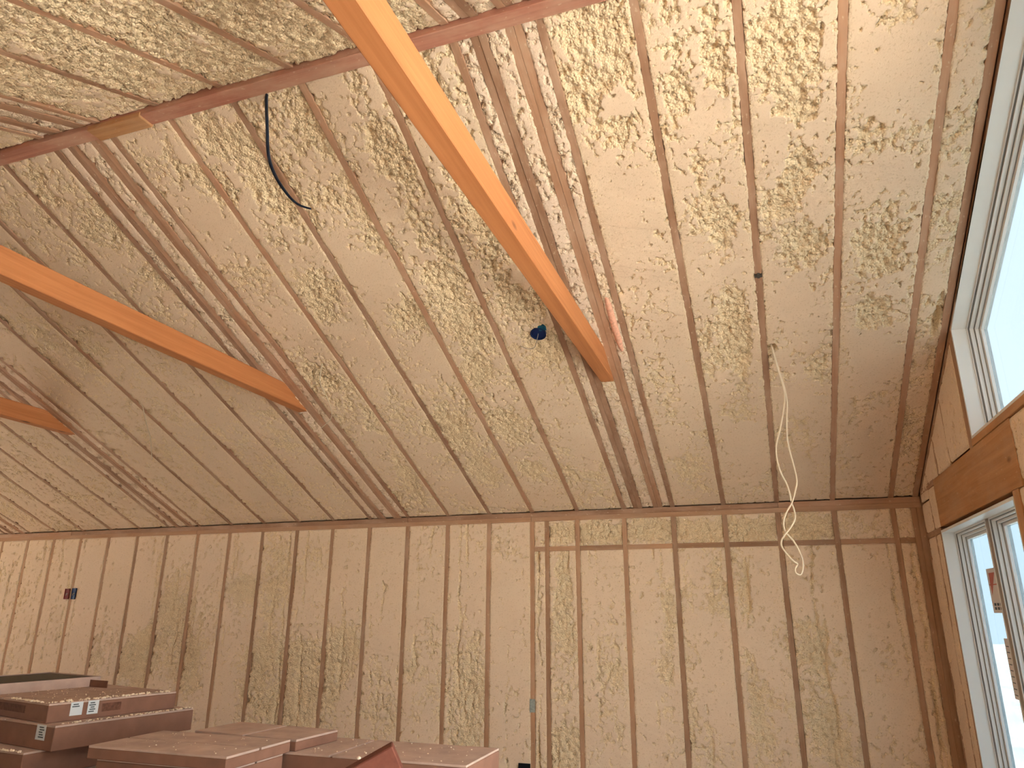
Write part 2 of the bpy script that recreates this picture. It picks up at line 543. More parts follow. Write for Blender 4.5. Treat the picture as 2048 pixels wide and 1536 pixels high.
CEIL_BLOBS= [(-0.53,3.79,0.1,0.16,-3),(-0.63,3.62,0.06,0.07,-2),(-0.53,3.4,0.08,0.06,-2),(-0.47,3.55,0.06,0.06,3),(-0.58,2.92,0.08,0.3,2.5),(-0.18,3.81,0.06,0.07,-1.5),(-0.2,3.52,0.05,0.08,-2),(-0.01,3.68,0.04,0.14,-2.5),(-0.14,3.35,0.08,0.06,1),(-0.13,2.86,0.08,0.16,-1.5),(-0.26,3.16,0.07,0.12,1),(-0.07,2.65,0.04,0.14,-1),(0.27,3.61,0.09,0.17,-3.5),(0.31,3.32,0.07,0.06,-2.5),(0.32,3.03,0.05,0.1,-3),(0.22,3.24,0.06,0.06,2),(0.22,2.82,0.05,0.07,-2),(0.41,2.81,0.05,0.13,1),(0.31,2.51,0.08,0.12,-2.2),(0.28,2.11,0.09,0.14,2),(0.71,3.68,0.05,0.06,-2),(0.71,3.39,0.09,0.15,3),(0.63,3.09,0.07,0.06,-1.8),(0.81,3.08,0.06,0.06,-1.5),(0.72,2.91,0.07,0.06,2),(0.71,2.65,0.1,0.11,-2.2),(0.7,2.43,0.09,0.1,-2.4),(0.69,1.95,0.07,0.1,-2.2),(0.69,1.57,0.09,0.2,3),(-0.06,2.0,0.06,0.21,-3),(-0.23,1.81,0.07,0.16,-1.5),(-0.3,2.25,0.08,0.17,1.5),(-0.05,1.78,0.04,0.2,-2),(-0.16,1.51,0.07,0.11,1.2),(-0.13,1.14,0.09,0.08,-1.5),(0.28,0.86,0.09,0.17,-1.2),(0.26,1.3,0.09,0.15,1.5),(0.41,1.61,0.05,0.13,-1.2),(0.72,0.86,0.09,0.25,1),(-0.06,0.72,0.1,0.27,2.5),(0.27,0.29,0.1,0.15,2),(-0.52,0.44,0.1,0.2,-1.8),(-0.54,1.57,0.05,0.25,-1.2),(-0.61,0.91,0.08,0.17,1),(-1.32,3.69,0.06,0.2,-2),(-1.32,3.11,0.06,0.18,-2),(-1.28,2.79,0.1,0.15,-1.2),(-1.29,2.43,0.09,0.1,-2.2),(-1.25,2.03,0.08,0.13,-1.8),(-1.25,2.59,0.05,0.06,1),(-1.26,1.46,0.1,0.15,0.6),(-1.23,0.98,0.1,0.22,1.5),(-1.5,0.54,0.09,0.1,-1.5),(-1.27,0.44,0.09,0.1,-0.5),(-1.8,3.96,0.06,0.06,1.5),(-1.67,3.48,0.07,0.18,-2.2),(-1.68,3.05,0.06,0.12,-1.6),(-1.7,2.68,0.08,0.11,-2.6),(-1.7,2.33,0.09,0.18,-2),(-1.72,2.88,0.05,0.06,1),(-1.78,1.81,0.08,0.14,-2),(-1.73,1.53,0.08,0.12,0.8),(-1.75,1.23,0.1,0.19,-2.2),(-1.77,0.64,0.07,0.1,-2),(-1.95,0.73,0.07,0.1,1),(-1.96,3.78,0.07,0.13,-1.8),(-2.0,3.36,0.08,0.11,-1.5),(-1.97,3.04,0.07,0.12,-1),(-2.11,2.75,0.09,0.14,1.5),(-2.05,2.35,0.08,0.12,-1.5),(-2.01,2.0,0.1,0.17,1.5),(-2.24,1.23,0.11,0.18,-1.5),(-2.18,0.82,0.09,0.2,-0.5),(-2.16,0.64,0.07,0.15,-2),(-2.43,0.4,0.1,0.16,1),(-2.42,3.65,0.08,0.16,-2),(-2.38,3.34,0.08,0.13,-1.5),(-2.55,2.75,0.11,0.17,-1.8),(-2.59,2.25,0.1,0.17,1.8),(-2.65,1.66,0.13,0.2,-0.4),(-2.7,0.66,0.13,0.26,1),(-2.87,0.6,0.05,0.22,-1.5),(-2.58,3.84,0.06,0.09,-2),(-2.76,3.59,0.08,0.1,-2),(-2.81,3.8,0.05,0.06,2.5),(-2.76,3.24,0.09,0.12,0.5),(-2.77,2.88,0.09,0.14,0.3),(-2.84,2.39,0.12,0.19,1),(-2.97,1.94,0.09,0.11,-1.2),(-3.02,1.27,0.1,0.18,0.3),(-3.23,0.47,0.13,0.17,-1.5),(-2.63,4.19,0.07,0.06,0),(-3.45,3.57,0.15,0.23,-0.8),(-3.46,3.18,0.16,0.21,-0.5),(-4.08,2.85,0.17,0.18,0.5),(-4.06,2.33,0.19,0.21,0.8),(-4.02,1.53,0.2,0.27,0.8),(-4.09,0.8,0.17,0.22,-0.8),(-4.83,2.57,0.19,0.21,-0.7),(-5.64,1.74,0.23,0.28,0.5),(-5.16,1.3,0.23,0.31,0)]
WALL_BLOBS= [(-4.86,1.82,0.29,0.28,-1),(-5.83,1.97,0.19,0.3,-1),(-5.69,1.78,0.13,0.15,-1.5),(-4.92,1.82,0.13,0.09,-2),(-6.2,1.19,0.19,0.19,-2),(-5.82,1.25,0.25,0.23,-2),(-6.68,1.23,0.14,0.14,-1.5),(-5.95,1.58,0.1,0.19,-1.2),(-5.49,1.16,0.18,0.27,-1.2),(-4.59,1.05,0.22,0.22,-2.5),(-4.21,1.15,0.16,0.17,-2.5),(-4.6,0.75,0.22,0.17,-1.5),(-4.18,0.85,0.21,0.21,-2),(-3.89,1.16,0.16,0.25,-2),(-3.74,1.29,0.1,0.17,-2),(-4.19,2.05,0.11,0.23,-1.2),(-4.53,1.96,0.12,0.28,-1),(-3.35,0.89,0.15,0.24,-1),(-2.93,1.18,0.19,0.24,-1.2),(-2.5,1.19,0.14,0.31,-1.5),(-2.54,0.76,0.14,0.23,-1.8),(-1.67,1.81,0.05,0.24,-3),(-1.66,1.33,0.09,0.38,-1.5),(-1.7,0.59,0.1,0.14,-3),(-1.33,1.15,0.04,0.36,-1.2),(-1.22,1.53,0.06,0.19,-1.2),(-1.23,0.97,0.03,0.29,-1.5),(-0.8,1.54,0.03,0.3,-1.5),(-0.85,0.99,0.04,0.28,-1.5),(-0.5,1.92,0.1,0.23,-1),(-0.68,1.54,0.04,0.72,-1.2),(-0.39,1.8,0.06,0.22,-1.5),(-0.24,1.8,0.06,0.11,-1.5),(-0.21,1.36,0.04,0.42,-1),(-0.15,0.85,0.1,0.2,-1.6),(0.22,1.44,0.12,0.14,-1.8),(0.25,1.1,0.13,0.27,-1),(0.24,0.71,0.13,0.19,-1.5),(0.71,1.38,0.06,0.13,-0.8),(0.65,0.73,0.16,0.13,-0.4),(-0.22,2.1,0.08,0.08,-1.3),(-0.56,0.66,0.11,0.13,-1.2),(-3.75,2.04,0.22,0.36,1),(-3.2,1.73,0.15,0.42,1),(-2.19,1.52,0.11,0.47,1.2),(-0.42,1.01,0.11,0.34,1),(0.6,1.72,0.13,0.41,1.2),(-6.85,1.99,0.42,0.31,1.2),(-6.31,1.73,0.27,0.3,1),(-1.67,2.28,0.13,0.06,-2.5),(-1.34,2.27,0.17,0.06,-2.5),(-0.91,2.28,0.16,0.06,-2.5),(-0.51,2.27,0.16,0.06,-2),(-0.13,2.26,0.15,0.06,-2),(0.31,2.26,0.14,0.06,-1.5),(0.66,2.25,0.14,0.06,-0.5),(-2.48,2.28,0.14,0.13,-1),(-2.19,2.1,0.09,0.17,-1),(-2.87,2.21,0.15,0.18,-0.8)]

def field_blobs(blobs, U, V):
    f = np.zeros_like(U)
    for (bx, bv, ru, rv, a) in sorted(blobs, key=lambda t: -t[4]):
        if a < -5:
            f = np.maximum(f, -2.6)
        if bx + 3 * ru < U.min() or bx - 3 * ru > U.max():
            continue
        q = 1.35 if a < 0 else 1.0
        d2 = ((U - bx) / (ru * q)) ** 2 + ((V - bv) / (rv * q)) ** 2
        f += a * np.exp(-d2 * d2 * 0.6)
    return f if any(t[4] < -5 for t in blobs) and f.min() < -5 else np.maximum(f, -2.6)

FOAM_N = [0]
def foam_panel(parent, F, u0, u1, v0, v1, du, dv, base, amp, blobs=(), vtop=None, chan=0.0, rough=1.0, lip=0.004, coarse_below=None, flush=0.003, tone=0.0, fine_v=None, pits=0.26):
    """one bay of sprayed foam: lumpy skin, sliced off flat where it swelled past the framing"""
    FOAM_N[0] += 1
    seed = FOAM_N[0] * 101
    nu = max(4, int(round((u1 - u0) / du)) + 1)
    us = np.linspace(u0, u1, nu)
    if vtop is not None:
        ts = np.linspace(0, 1, max(3, int((max(vtop(u0), vtop(u1)) - v0) / dv) + 1))
        U, TT = np.meshgrid(us, ts)
        tops = np.array([vtop(u) for u in us])
        V = v0 + TT * (tops[None, :] - v0)
    else:
        if coarse_below is not None and v0 < coarse_below < v1:
            vsx = np.concatenate([np.linspace(v0, coarse_below, max(2, int((coarse_below - v0) / 0.05)))[:-1], np.linspace(coarse_below, v1, max(3, int((v1 - coarse_below) / dv)))])
        elif fine_v is not None and v0 < fine_v < v1:
            vsx = np.concatenate([np.linspace(v0, fine_v, max(3, int((fine_v - v0) / dv))), np.linspace(fine_v, v1, max(2, int((v1 - fine_v) / 0.05)))[1:]])
        else:
            vsx = np.linspace(v0, v1, max(3, int(round((v1 - v0) / dv)) + 1))
        U, V = np.meshgrid(us, vsx)
    nv = U.shape[0]
    so = (seed % 997) * 0.37
    n1 = fbm(U / 0.17 + so, V / 0.24 + so, seed, 3, 0.55)
    n2 = fbm(U / 0.06 + so, V / 0.07 - so, seed + 3, 2)
    warp = fbm(U / 0.05, V / 0.05, seed + 5, 2) * 0.25
    b1 = bubbles(U / 0.027 + warp + so, V / 0.032 - warp, seed + 11)
    b2 = bubbles(U / 0.013 + warp, V / 0.014 + so + warp, seed + 17)
    lev = base + amp * n1 + (field_blobs(blobs, U, V) if len(blobs) else 0)
    if pits:
        n3 = fbm(U / 0.030 - so, V / 0.034 + so, seed + 29, 3, 0.65)
        lev = lev + 4.5 * np.minimum(0, n3 + pits + 0.30 * n1)
    if chan:
        # ragged clefts running with the bay, next to the framing
        for q in range(2):
            cu = u0 + (u1 - u0) * (0.12 + 0.76 * hsh(np.array([seed]), np.array([q]), 5)[0]) + 0.035 * fbm(V / 0.30, V * 0 + q, seed + 23 + q, 3)
            act = np.clip((fbm(V / 0.45, V * 0 + 3.3 * q, seed + 41 + q, 2) + 0.10) * 3.0, 0, 1)
            wd = 0.007 + 0.010 * vnoise(V / 0.08, V * 0, seed + 51 + q)
            lev = lev - chan * act * np.exp(-((U - cu) / wd) ** 2)
    amp_r = rough * (0.75 + 0.5 * vnoise(U / 0.3 + 5, V / 0.3, seed + 61))
    raw = 0.0085 * lev + amp_r * (0.030 * (b1 - 0.66) + 0.010 * (b2 - 0.6)) + 0.007 * n2
    # faint ledges where the saw came in at another angle
    a = 0.6 if (seed // 101) % 2 else -0.35
    sl = vnoise((U * math.cos(a) + V * math.sin(a)) / 0.9 + so, (V * math.cos(a) - U * math.sin(a)) / 0.16, seed + 71)
    cut = flush + 0.010 * (np.floor(sl * 4) / 4 + np.clip((sl * 4 % 1) - 0.86, 0, 1) / 0.14 / 4 - 0.62) + 0.0006 * fbm(U / 0.02, V / 0.004, seed + 77, 2)
    h = smooth_min(raw, cut, 0.0014)
    h = np.maximum(h, -0.060)
    trim = np.clip((raw - cut + 0.0015) / 0.004, 0, 1)
    # crumbly rims along the framing, with bits lapping onto it
    e = np.minimum(U - u0, u1 - U)
    rim = np.exp(-e / 0.016)
    h = h + rim * 0.0035 * fbm(U / 0.012, V / 0.016, seed + 81, 2) - rim * 0.0015
    trim = trim * (1 - 0.55 * rim)
    jl = lip * (0.2 + 1.6 * np.clip(fbm(V[:, 0] / 0.035, V[:, 0] * 0, seed + 91, 4, 0.7), -0.6, 1)) 
    jr = lip * (0.2 + 1.6 * np.clip(fbm(V[:, -1] / 0.035, V[:, -1] * 0 + 7, seed + 95, 4, 0.7), -0.6, 1))
    U = U.copy()
    U[:, 0] -= jl
    U[:, 1] -= jl * 0.9
    U[:, 2] -= jl * 0.4
    U[:, -1] += jr
    U[:, -2] += jr * 0.9
    U[:, -3] += jr * 0.4
    h[:, 0] = np.minimum(h[:, 0] - 0.012, -0.010)
    h[:, -1] = np.minimum(h[:, -1] - 0.012, -0.010)
    U[:, 1] = U[:, 0] + 0.0012
    U[:, -2] = U[:, -1] - 0.0012
    h[0, :] = np.minimum(h[0, :], -0.006)
    h[-1, :] = np.minimum(h[-1, :], -0.006)
    co = np.stack([U, V, h], -1).reshape(-1, 3).astype(np.float32)
    idx = np.arange(nu * nv).reshape(nv, nu)
    q = np.stack([idx[:-1, :-1], idx[:-1, 1:], idx[1:, 1:], idx[1:, :-1]], -1).reshape(-1, 4)
    if vtop is None and v1 < v0:
        q = q[:, ::-1]
    me = bpy.data.meshes.new('foam_panel')
    me.vertices.add(len(co))
    me.vertices.foreach_set('co', co.ravel())
    me.loops.add(q.size)
    me.loops.foreach_set('vertex_index', q.ravel().astype(np.int32))
    me.polygons.add(len(q))
    me.polygons.foreach_set('loop_start', np.arange(0, q.size, 4, dtype=np.int32))
    me.polygons.foreach_set('use_smooth', np.ones(len(q), dtype=bool))
    at = me.attributes.new('trim', 'FLOAT', 'POINT')
    at.data.foreach_set('value', trim.ravel().astype(np.float32))
    tn = np.clip(tone + 0.5 * fbm(U / 0.5 + so, V / 0.6, seed + 97, 2), 0, 1) if tone else np.zeros_like(U)
    at = me.attributes.new('tone', 'FLOAT', 'POINT')
    at.data.foreach_set('value', tn.ravel().astype(np.float32))
    me.update(calc_edges=True)
    return link('foam_panel', me, M_FOAM, parent, F)

# ------------------------------------------------------------------ floor, ground, plain walls
floor = struct(link('floor', box_mesh('floor', XL - 0.2, 1.30, YF - 0.2, D + 0.2, -0.12, 0.0), M_FLOOR))
ground = struct(link('ground', box_mesh('ground', -60, 60, -60, 60, -0.60, -0.50), M_GROUND))

wall_back = struct(link('wall_back', box_mesh('wall_back', XL - 0.2, 1.27, D + 0.14, D + 0.155, 0, 2.75), M_SHEATH))
bm = bmesh.new()
ya, yb, za, zb = W_ADD_LEFT
zr = roof_near(RIDGE_Y) + 0.15
def lw(poly):
    A = [bm.verts.new((XL - 0.15, y, z)) for y, z in poly]
    B = [bm.verts.new((XL, y, z)) for y, z in poly]
    n = len(poly)
    bm.faces.new(A); bm.faces.new(B[::-1])
    for i in range(n):
        bm.faces.new((A[i], B[i], B[(i + 1) % n], A[(i + 1) % n]))
lw([(YF - 0.15, 0), (ya, 0), (ya, zb), (YF - 0.15, zb)])
lw([(yb, 0), (D + 0.14, 0), (D + 0.14, zb), (yb, zb)])
lw([(ya, 0), (yb, 0), (yb, za), (ya, za)])
lw([(YF - 0.15, zb), (D + 0.14, zb), (D + 0.14, roof_near(D + 0.14) + 0.1), (RIDGE_Y, zr), (YF - 0.15, roof_far(YF) + 0.1)])
wall_left = struct(link('wall_left', bm_mesh('wall_left', bm), M_PLAINFOAM))
wall_front = struct(link('wall_front', box_mesh('wall_front', XL - 0.15, 1.30, YF - 0.15, YF, 0, roof_far(YF) + 0.1), M_SHEATH))

# gable sheathing around its openings
bm = bmesh.new()
GX0, GX1 = 1.245, 1.262
def gstrip(y0, y1, zlo, zhi):
    lo0, lo1 = (zlo(y0), zlo(y1)) if callable(zlo) else (zlo, zlo)
    hi0, hi1 = (zhi(y0), zhi(y1)) if callable(zhi) else (zhi, zhi)
    A = [bm.verts.new((x, y, z)) for x in (GX0, GX1) for (y, z) in ((y0, lo0), (y1, lo1), (y1, hi1), (y0, hi0))]
    for f in ((0, 1, 2, 3), (7, 6, 5, 4), (0, 4, 5, 1), (1, 5, 6, 2), (2, 6, 7, 3), (3, 7, 4, 0)):
        bm.faces.new([A[i] for i in f])
RN = lambda y: roof_near(y) + 0.2
RF = lambda y: roof_far(y) + 0.2
WN = lambda y: roof_near(y) - 0.027
WF = lambda y: roof_far(y) - 0.03
gstrip(5.50, D + 0.155, 0, RN)
gstrip(4.375, 5.50, 2.147, RN); gstrip(3.92, 5.50, 0, 0.52)
gstrip(3.92, 4.375, 2.147, 2.556); gstrip(2.45, 4.375, WN, RN)
gstrip(3.35, 3.92, 0, 2.556)
gstrip(2.45, 3.35, 2.147, 2.556); gstrip(1.15, 3.35, 0, 0.08)
gstrip(RIDGE_Y, 2.45, 2.147, RN); gstrip(2.12, RIDGE_Y, 2.147, RF)
gstrip(1.15, 2.12, 2.147, 2.556); gstrip(0.10, 2.12, WF, RF)
gstrip(0.85, 1.15, 0, 2.556); gstrip(0.10, 0.85, 2.147, 2.556); gstrip(-0.95, 0.85, 0, 0.52)
gstrip(-0.95, 0.10, 2.147, RF); gstrip(YF - 0.15, -0.95, 0, RF)
wall_right = struct(link('wall_right', bm_mesh('wall_right', bm), M_SHEATH))

# roof deck over both slopes
ceiling = struct(link('ceiling', prism('ceiling', [
    (D + 0.155, roof_near(D + 0.155) + 0.17), (RIDGE_Y - 0.04, roof_near(RIDGE_Y - 0.04) + 0.17), (YF - 0.15, roof_far(YF - 0.15) + 0.17),
    (YF - 0.15, roof_far(YF - 0.15) + 0.20), (RIDGE_Y - 0.04, roof_near(RIDGE_Y - 0.04) + 0.20), (D + 0.155, roof_near(D + 0.155) + 0.20)], XL - 0.2, 1.30), M_SHEATH))

# ------------------------------------------------------------------ long wall framing
KMAX = 28
stud_me = box_mesh('stud', -BW / 2, BW / 2, 0.0, H, -0.140, 0.0, 0.0012)
stud_x = [X0 - k * S for k in range(KMAX)] + [-1.806, 1.043, 1.083]
rnd = random.Random(4)
for x in stud_x:
    link('stud', stud_me, M_STUD, wall_back, F_WALL @ Matrix.Translation((x + rnd.uniform(-0.002, 0.002), 0, rnd.uniform(-0.002, 0.001))))
# double top plate in lengths
plate_rot = Matrix.Rotation(-math.pi / 2, 4, 'Z')
def along_x(F, x0, x1, v0, v1, depth, name, mat, parent, n0=0.0):
    me = box_mesh(name, v0, v1, x0, x1, -depth, n0, 0.0012)   # local Y runs along x
    return link(name, me, mat, parent, F @ Matrix(((0, 1, 0, 0), (1, 0, 0, 0), (0, 0, 1, 0), (0, 0, 0, 1))))
for (x0, x1) in ((XL, -5.62), (-5.618, -1.95), (-1.948, 1.10)):
    along_x(F_WALL, x0, x1, H, H + BW, 0.14, 'top_plate', M_STUD, wall_back, 0.0)
for (x0, x1) in ((XL, -7.4), (-7.398, -3.17), (-3.168, 0.1), (0.102, 1.10)):
    along_x(F_WALL, x0, x1, H + BW + 0.001, H + 2 * BW + 0.006, 0.14, 'top_plate', M_RAFTER, wall_back, -0.011)
# solid blocking below the plate
BZ = 2.147
bx = sorted([x for x in stud_x if -1.95 < x < 1.1])
for a, b in zip(bx[:-1], bx[1:]):
    along_x(F_WALL, a + BW / 2, b - BW / 2, BZ - BW / 2, BZ + BW / 2, 0.14, 'blocking', M_STUD, wall_back, -0.001 + rnd.uniform(-0.002, 0.001))
# foam between the studs
sx = sorted(stud_x, reverse=True)
sx = sx + [XL]
for a, b in zip(sx[1:], sx[:-1]):
    u0, u1 = a + BW / 2, b - BW / 2
    if u1 - u0 < 0.03:
        continue
    far = (a + b) / 2 < -4.5
    d = 0.0095 if far else 0.0075
    if a > -1.95:
        foam_panel(wall_back, F_WALL, u0, u1, BZ + BW / 2, H, d, d, 0.2, 1.0, WALL_BLOBS, lip=0.003)
        foam_panel(wall_back, F_WALL, u0, u1, 0.0, BZ - BW / 2, d, d, 1.15, 1.0, WALL_BLOBS, chan=2.6, pits=0.46, coarse_below=0.35, lip=0.003)
    else:
        foam_panel(wall_back, F_WALL, u0, u1, 0.0, H, d, d, 1.05, 1.1, WALL_BLOBS, chan=2.2, pits=0.44, coarse_below=0.35, lip=0.003, tone=0.25 if -7.6 < a < -5.0 else 0.0)

# ------------------------------------------------------------------ rafters and roof foam
RD = 0.165
rafter_me = box_mesh('rafter', -BW / 2, BW / 2, -0.02, SLOPE + 0.01, -RD, 0.0, 0.0012)
FARL = (FY - YF) / CP
rafter2_me = box_mesh('rafter', -BW / 2, BW / 2, 0.0, FARL, -RD, 0.0, 0.0012)
raf_x = [X0 - k * S for k in range(KMAX)] + [1.071]
tie_bays = [4, 10, 16, 22]
members = []           # (left edge, right edge) of everything that interrupts the foam
for x in raf_x:
    members.append((x - BW / 2, x + BW / 2))
dbl_x = []
for k in tie_bays:
    mid = X0 - (k + 0.5) * S
    for sgn in (-1, 1):
        c = mid + sgn * (0.0445 + BW + 0.001)
        dbl_x += [c - BW / 2 - 0.0008, c + BW / 2 + 0.0008]
        members.append((c - BW - 0.001, c + BW + 0.001))
for x in raf_x + dbl_x:
    dj = rnd.uniform(-0.003, 0.0015)
    link('rafter', rafter_me, M_RAFTER, ceiling, F_NEAR @ Matrix.Translation((x, 0, dj)))
    link('rafter', rafter2_me, M_RAFTER, ceiling, F_FAR @ Matrix.Translation((x, 0, dj)))
# ridge beam between the slopes
rb = box_mesh('ridge_beam', -0.0425, 0.0425, XL, XG, -0.24, 0.0, 0.003)
link('ridge_beam', rb, M_RIDGE, ceiling, frame((0, (RIDGE_Y + FY) / 2, 4.088), (0, -1, 0), (1, 0, 0), (0, 0, -1)))
link('ridge_scab', box_mesh('ridge_scab', -0.046, 0.046, -3.22, -2.86, -0.02, 0.012, 0.003), M_HEADER, ceiling, frame((0, (RIDGE_Y + FY) / 2, 4.088), (0, -1, 0), (1, 0, 0), (0, 0, -1)))
members.sort(key=lambda t: -t[1])
edges = [(members[i + 1][1], members[i][0]) for i in range(len(members) - 1)]
edges.append((XL, members[-1][0]))
for (u0, u1) in edges:
    w = u1 - u0
    if w < 0.02:
        continue
    mid = (u0 + u1) / 2
    kk = (X0 - mid) / S
    if mid > 0.92:          # narrow strip against the gable
        foam_panel(ceiling, F_NEAR, u0, u1, 0.0, SLOPE, 0.006, 0.007, 0.1, 1.2, [(1.02, 1.86, 0.012, 0.05, -7), (1.03, 1.97, 0.010, 0.06, -6), (1.015, 1.77, 0.008, 0.03, -6), (0.94, 0.92, 0.008, 0.10, -6)], lip=0.004, rough=0.8)
        foam_panel(ceiling, F_FAR, u0, u1, 0.0, FARL, 0.02, 0.03, -0.4, 1.2)
        continue
    if kk < 4:
        d, base, amp = 0.0052, 0.6, 1.1
    elif kk < 8:
        d, base, amp = 0.0060, 0.3, 1.2
    elif kk < 13:
        d, base, amp = 0.0080, 0.2, 1.2
    else:
        d, base, amp = 0.0135, 0.45, 1.1
    if w < 0.15:
        foam_panel(ceiling, F_NEAR, u0, u1, 0.0, SLOPE, min(d, w / 8), d, 0.0, 0.8, lip=0.005, rough=1.0, tone=0.8)
        foam_panel(ceiling, F_FAR, u0, u1, 0.0, FARL, min(0.012, w / 6), 0.012, -0.6, 0.8, lip=0.006, tone=0.8, fine_v=1.5)
    else:
        foam_panel(ceiling, F_NEAR, u0, u1, 0.0, SLOPE, d, d, base, amp, CEIL_BLOBS + [(0.137, 1.765, 0.016, 0.022, -8)] if 1 < kk < 2 else CEIL_BLOBS, lip=0.0045, pits=0.36 if kk < 4 else 0.30)
        foam_panel(ceiling, F_FAR, u0, u1, 0.0, FARL, 0.0095 if 4 < kk < 14 else 0.03, 0.0095 if 4 < kk < 14 else 0.03, -0.9, 1.3, lip=0.005, fine_v=1.6)

# ------------------------------------------------------------------ gable framing
def gboard(name, y0, y1, z0, z1, depth=0.135, n0=0.0, mat=None, vertical=True, bev=0.0012):
    """a piece of framing in the gable wall, local Y along its length"""
    if vertical:
        me = box_mesh(name, -y1, -y0, z0, z1, -depth, n0, bev)
        return link(name, me, mat or M_STUD, wall_right, F_GABLE)
    me = box_mesh(name, z0, z1, -y1, -y0, -depth, n0, bev)
    return link(name, me, mat or M_STUD, wall_right, F_GABLE @ Matrix(((0, 1, 0, 0), (1, 0, 0, 0), (0, 0, 1, 0), (0, 0, 0, 1))))

def gstud_slope(y0, y1, z0, name='stud', mat=None):
    me = prism(name, [(-y1, z0), (-y0, z0), (-y0, roof_near(y0)), (-y1, roof_near(y1))], -0.135, 0.0, 'z', 0.0)
    return link(name, me, mat or M_STUD, wall_right, F_GABLE)
gstud_slope(4.393, 4.431, 2.50); gstud_slope(4.432, 4.470, 2.50)
for y in (4.94, 5.32, 5.70):
    gstud_slope(y - BW / 2, y + BW / 2, 2.50)
    if y > 5.5:
        gboard('stud', y - BW / 2, y + BW / 2, 0.0, 2.50)
gstud_slope(5.975, 6.013, 2.38)
gboard('stud', 5.975, 6.013, 0.0, 2.38)
gboard('stud', 5.520, 5.558, 0.0, 2.185)
gboard('blocking', 5.56, 5.975, 2.150, 2.188, vertical=False)
gboard('blocking', 5.49, 5.975, 2.466, 2.506, n0=0.003, mat=M_RAFTER, vertical=False)
gboard('header_beam', 0.6, 3.05, 2.186, 2.500, depth=0.13, n0=0.004, mat=M_HEADER, vertical=False, bev=0.003)
gboard('header_beam', 3.745, 5.488, 2.186, 2.500, depth=0.13, n0=0.004, mat=M_HEADER, vertical=False, bev=0.003)
gboard('window_sill_plate', 2.45, 4.392, 2.502, 2.540, depth=0.14, n0=0.006, mat=M_HEADER, vertical=False)
gboard('post', 3.81, 3.900, 0.0, 2.184, depth=0.13, n0=0.004, mat=M_HEADER)
gboard('post', 3.37, 3.46, 0.0, 2.184, depth=0.13, n0=0.0, mat=M_HEADER)
gboard('post', 2.16, 2.42, 2.502, 4.05, depth=0.13, n0=0.0, mat=M_HEADER)
# sloped plate under the last rafter, seen as a strip above the window
for (ya, yb) in ((2.40, 5.97),):
    me = prism('sloped_plate', [(-yb, roof_near(yb) - 0.024), (-ya, roof_near(ya) - 0.024), (-ya, roof_near(ya) + 0.02), (-yb, roof_near(yb) + 0.02)], -0.135, 0.002, 'z', 0.0)
    link('sloped_plate', me, M_RAFTER, wall_right, F_GABLE)
# foam in the gable bays: it laps over most of each stud
rn = lambda u: roof_near(-u) - 0.026
def gfoam(y0, y1, z0, z1=None, **kw):
    foam_panel(wall_right, F_GABLE, -y1, -y0, z0, z1 if z1 else 0, 0.010, 0.010, kw.pop('base', 1.6), kw.pop('amp', 0.5), vtop=None if z1 else rn, lip=0.003, flush=0.004, **kw)
gfoam(4.470, 4.934, 2.515); gfoam(4.948, 5.314, 2.505); gfoam(5.328, 5.694, 2.49); gfoam(5.706, 5.972, 2.41)
gfoam(5.492, 5.692, 2.19, 2.47); gfoam(5.706, 5.972, 2.19, 2.40)
gfoam(5.548, 5.690, 0.0, 2.148, coarse_below=0.4); gfoam(5.704, 5.972, 0.0, 2.148, coarse_below=0.4)
gfoam(3.462, 3.808, 0.0, 2.184, coarse_below=0.9); gfoam(3.06, 3.742, 2.19, 2.498, base=0.8)

# ------------------------------------------------------------------ windows
def rect(y0, y1, z0, z1):
    return [(y1, z0), (y1, z1), (y0, z1), (y0, z0)]

def sash(win, poly, glass, x0=1.172):
    """stepped vinyl frame, gasket lines and pane"""
    link('frame', ring_mesh('frame', poly, 0.0, 0.010, x0, x0 + 0.090), M_WHITE, win)
    link('gasket', ring_mesh('gasket', poly, 0.009, 0.0125, x0 + 0.004, x0 + 0.011), M_GASKET, win)
    link('frame', ring_mesh('frame', poly, 0.009, 0.020, x0 + 0.011, x0 + 0.090), M_WHITE, win)
    link('gasket', ring_mesh('gasket', poly, 0.019, 0.0215, x0 + 0.030, x0 + 0.034), M_GASKET, win)
    link('sash', ring_mesh('sash', poly, 0.019, 0.034, x0 + 0.034, x0 + 0.088), M_WHITE, win)
    link('gasket', ring_mesh('gasket', poly, 0.033, 0.0350, x0 + 0.050, x0 + 0.053), M_GASKET, win)
    link('sash', ring_mesh('sash', poly, 0.033, 0.052, x0 + 0.056, x0 + 0.086), M_WHITE, win)
    pane = prism('glass_pane', inset(poly, 0.047), x0 + 0.070, x0 + 0.076)
    link('glass_pane', pane, glass, win)

def jamb(win, poly):
    """white extension boards lining the opening, one per side"""
    O = inset(poly, -0.017)
    n = len(poly)
    for i in range(n):
        j = (i + 1) % n
        me = prism('jamb_board', [poly[i], poly[j], O[j], O[i]], 1.098, 1.176)
        link('jamb_board', me, M_WHITE, win)

win1 = struct(empty('window_1', (1.18, 3.4, 2.556)))
jamb(win1, W_UP)
sash(win1, inset(W_UP, 0.0), M_FILM_UP)

def double_window(win, spec, glass, split=True, mull=M_MULL_SHADE):
    y0, y1, z0, z1 = spec
    jamb(win, rect(*spec))
    if split:
        m = (y0 + y1) / 2
        link('mullion', box_mesh('mullion', 1.176, 1.262, m - 0.034, m + 0.034, z0, z1, 0.002), mull, win)
        sash(win, rect(m + 0.034, y1, z0, z1), glass)
        sash(win, rect(y0, m - 0.034, z0, z1), glass)
    else:
        sash(win, rect(*spec), glass)

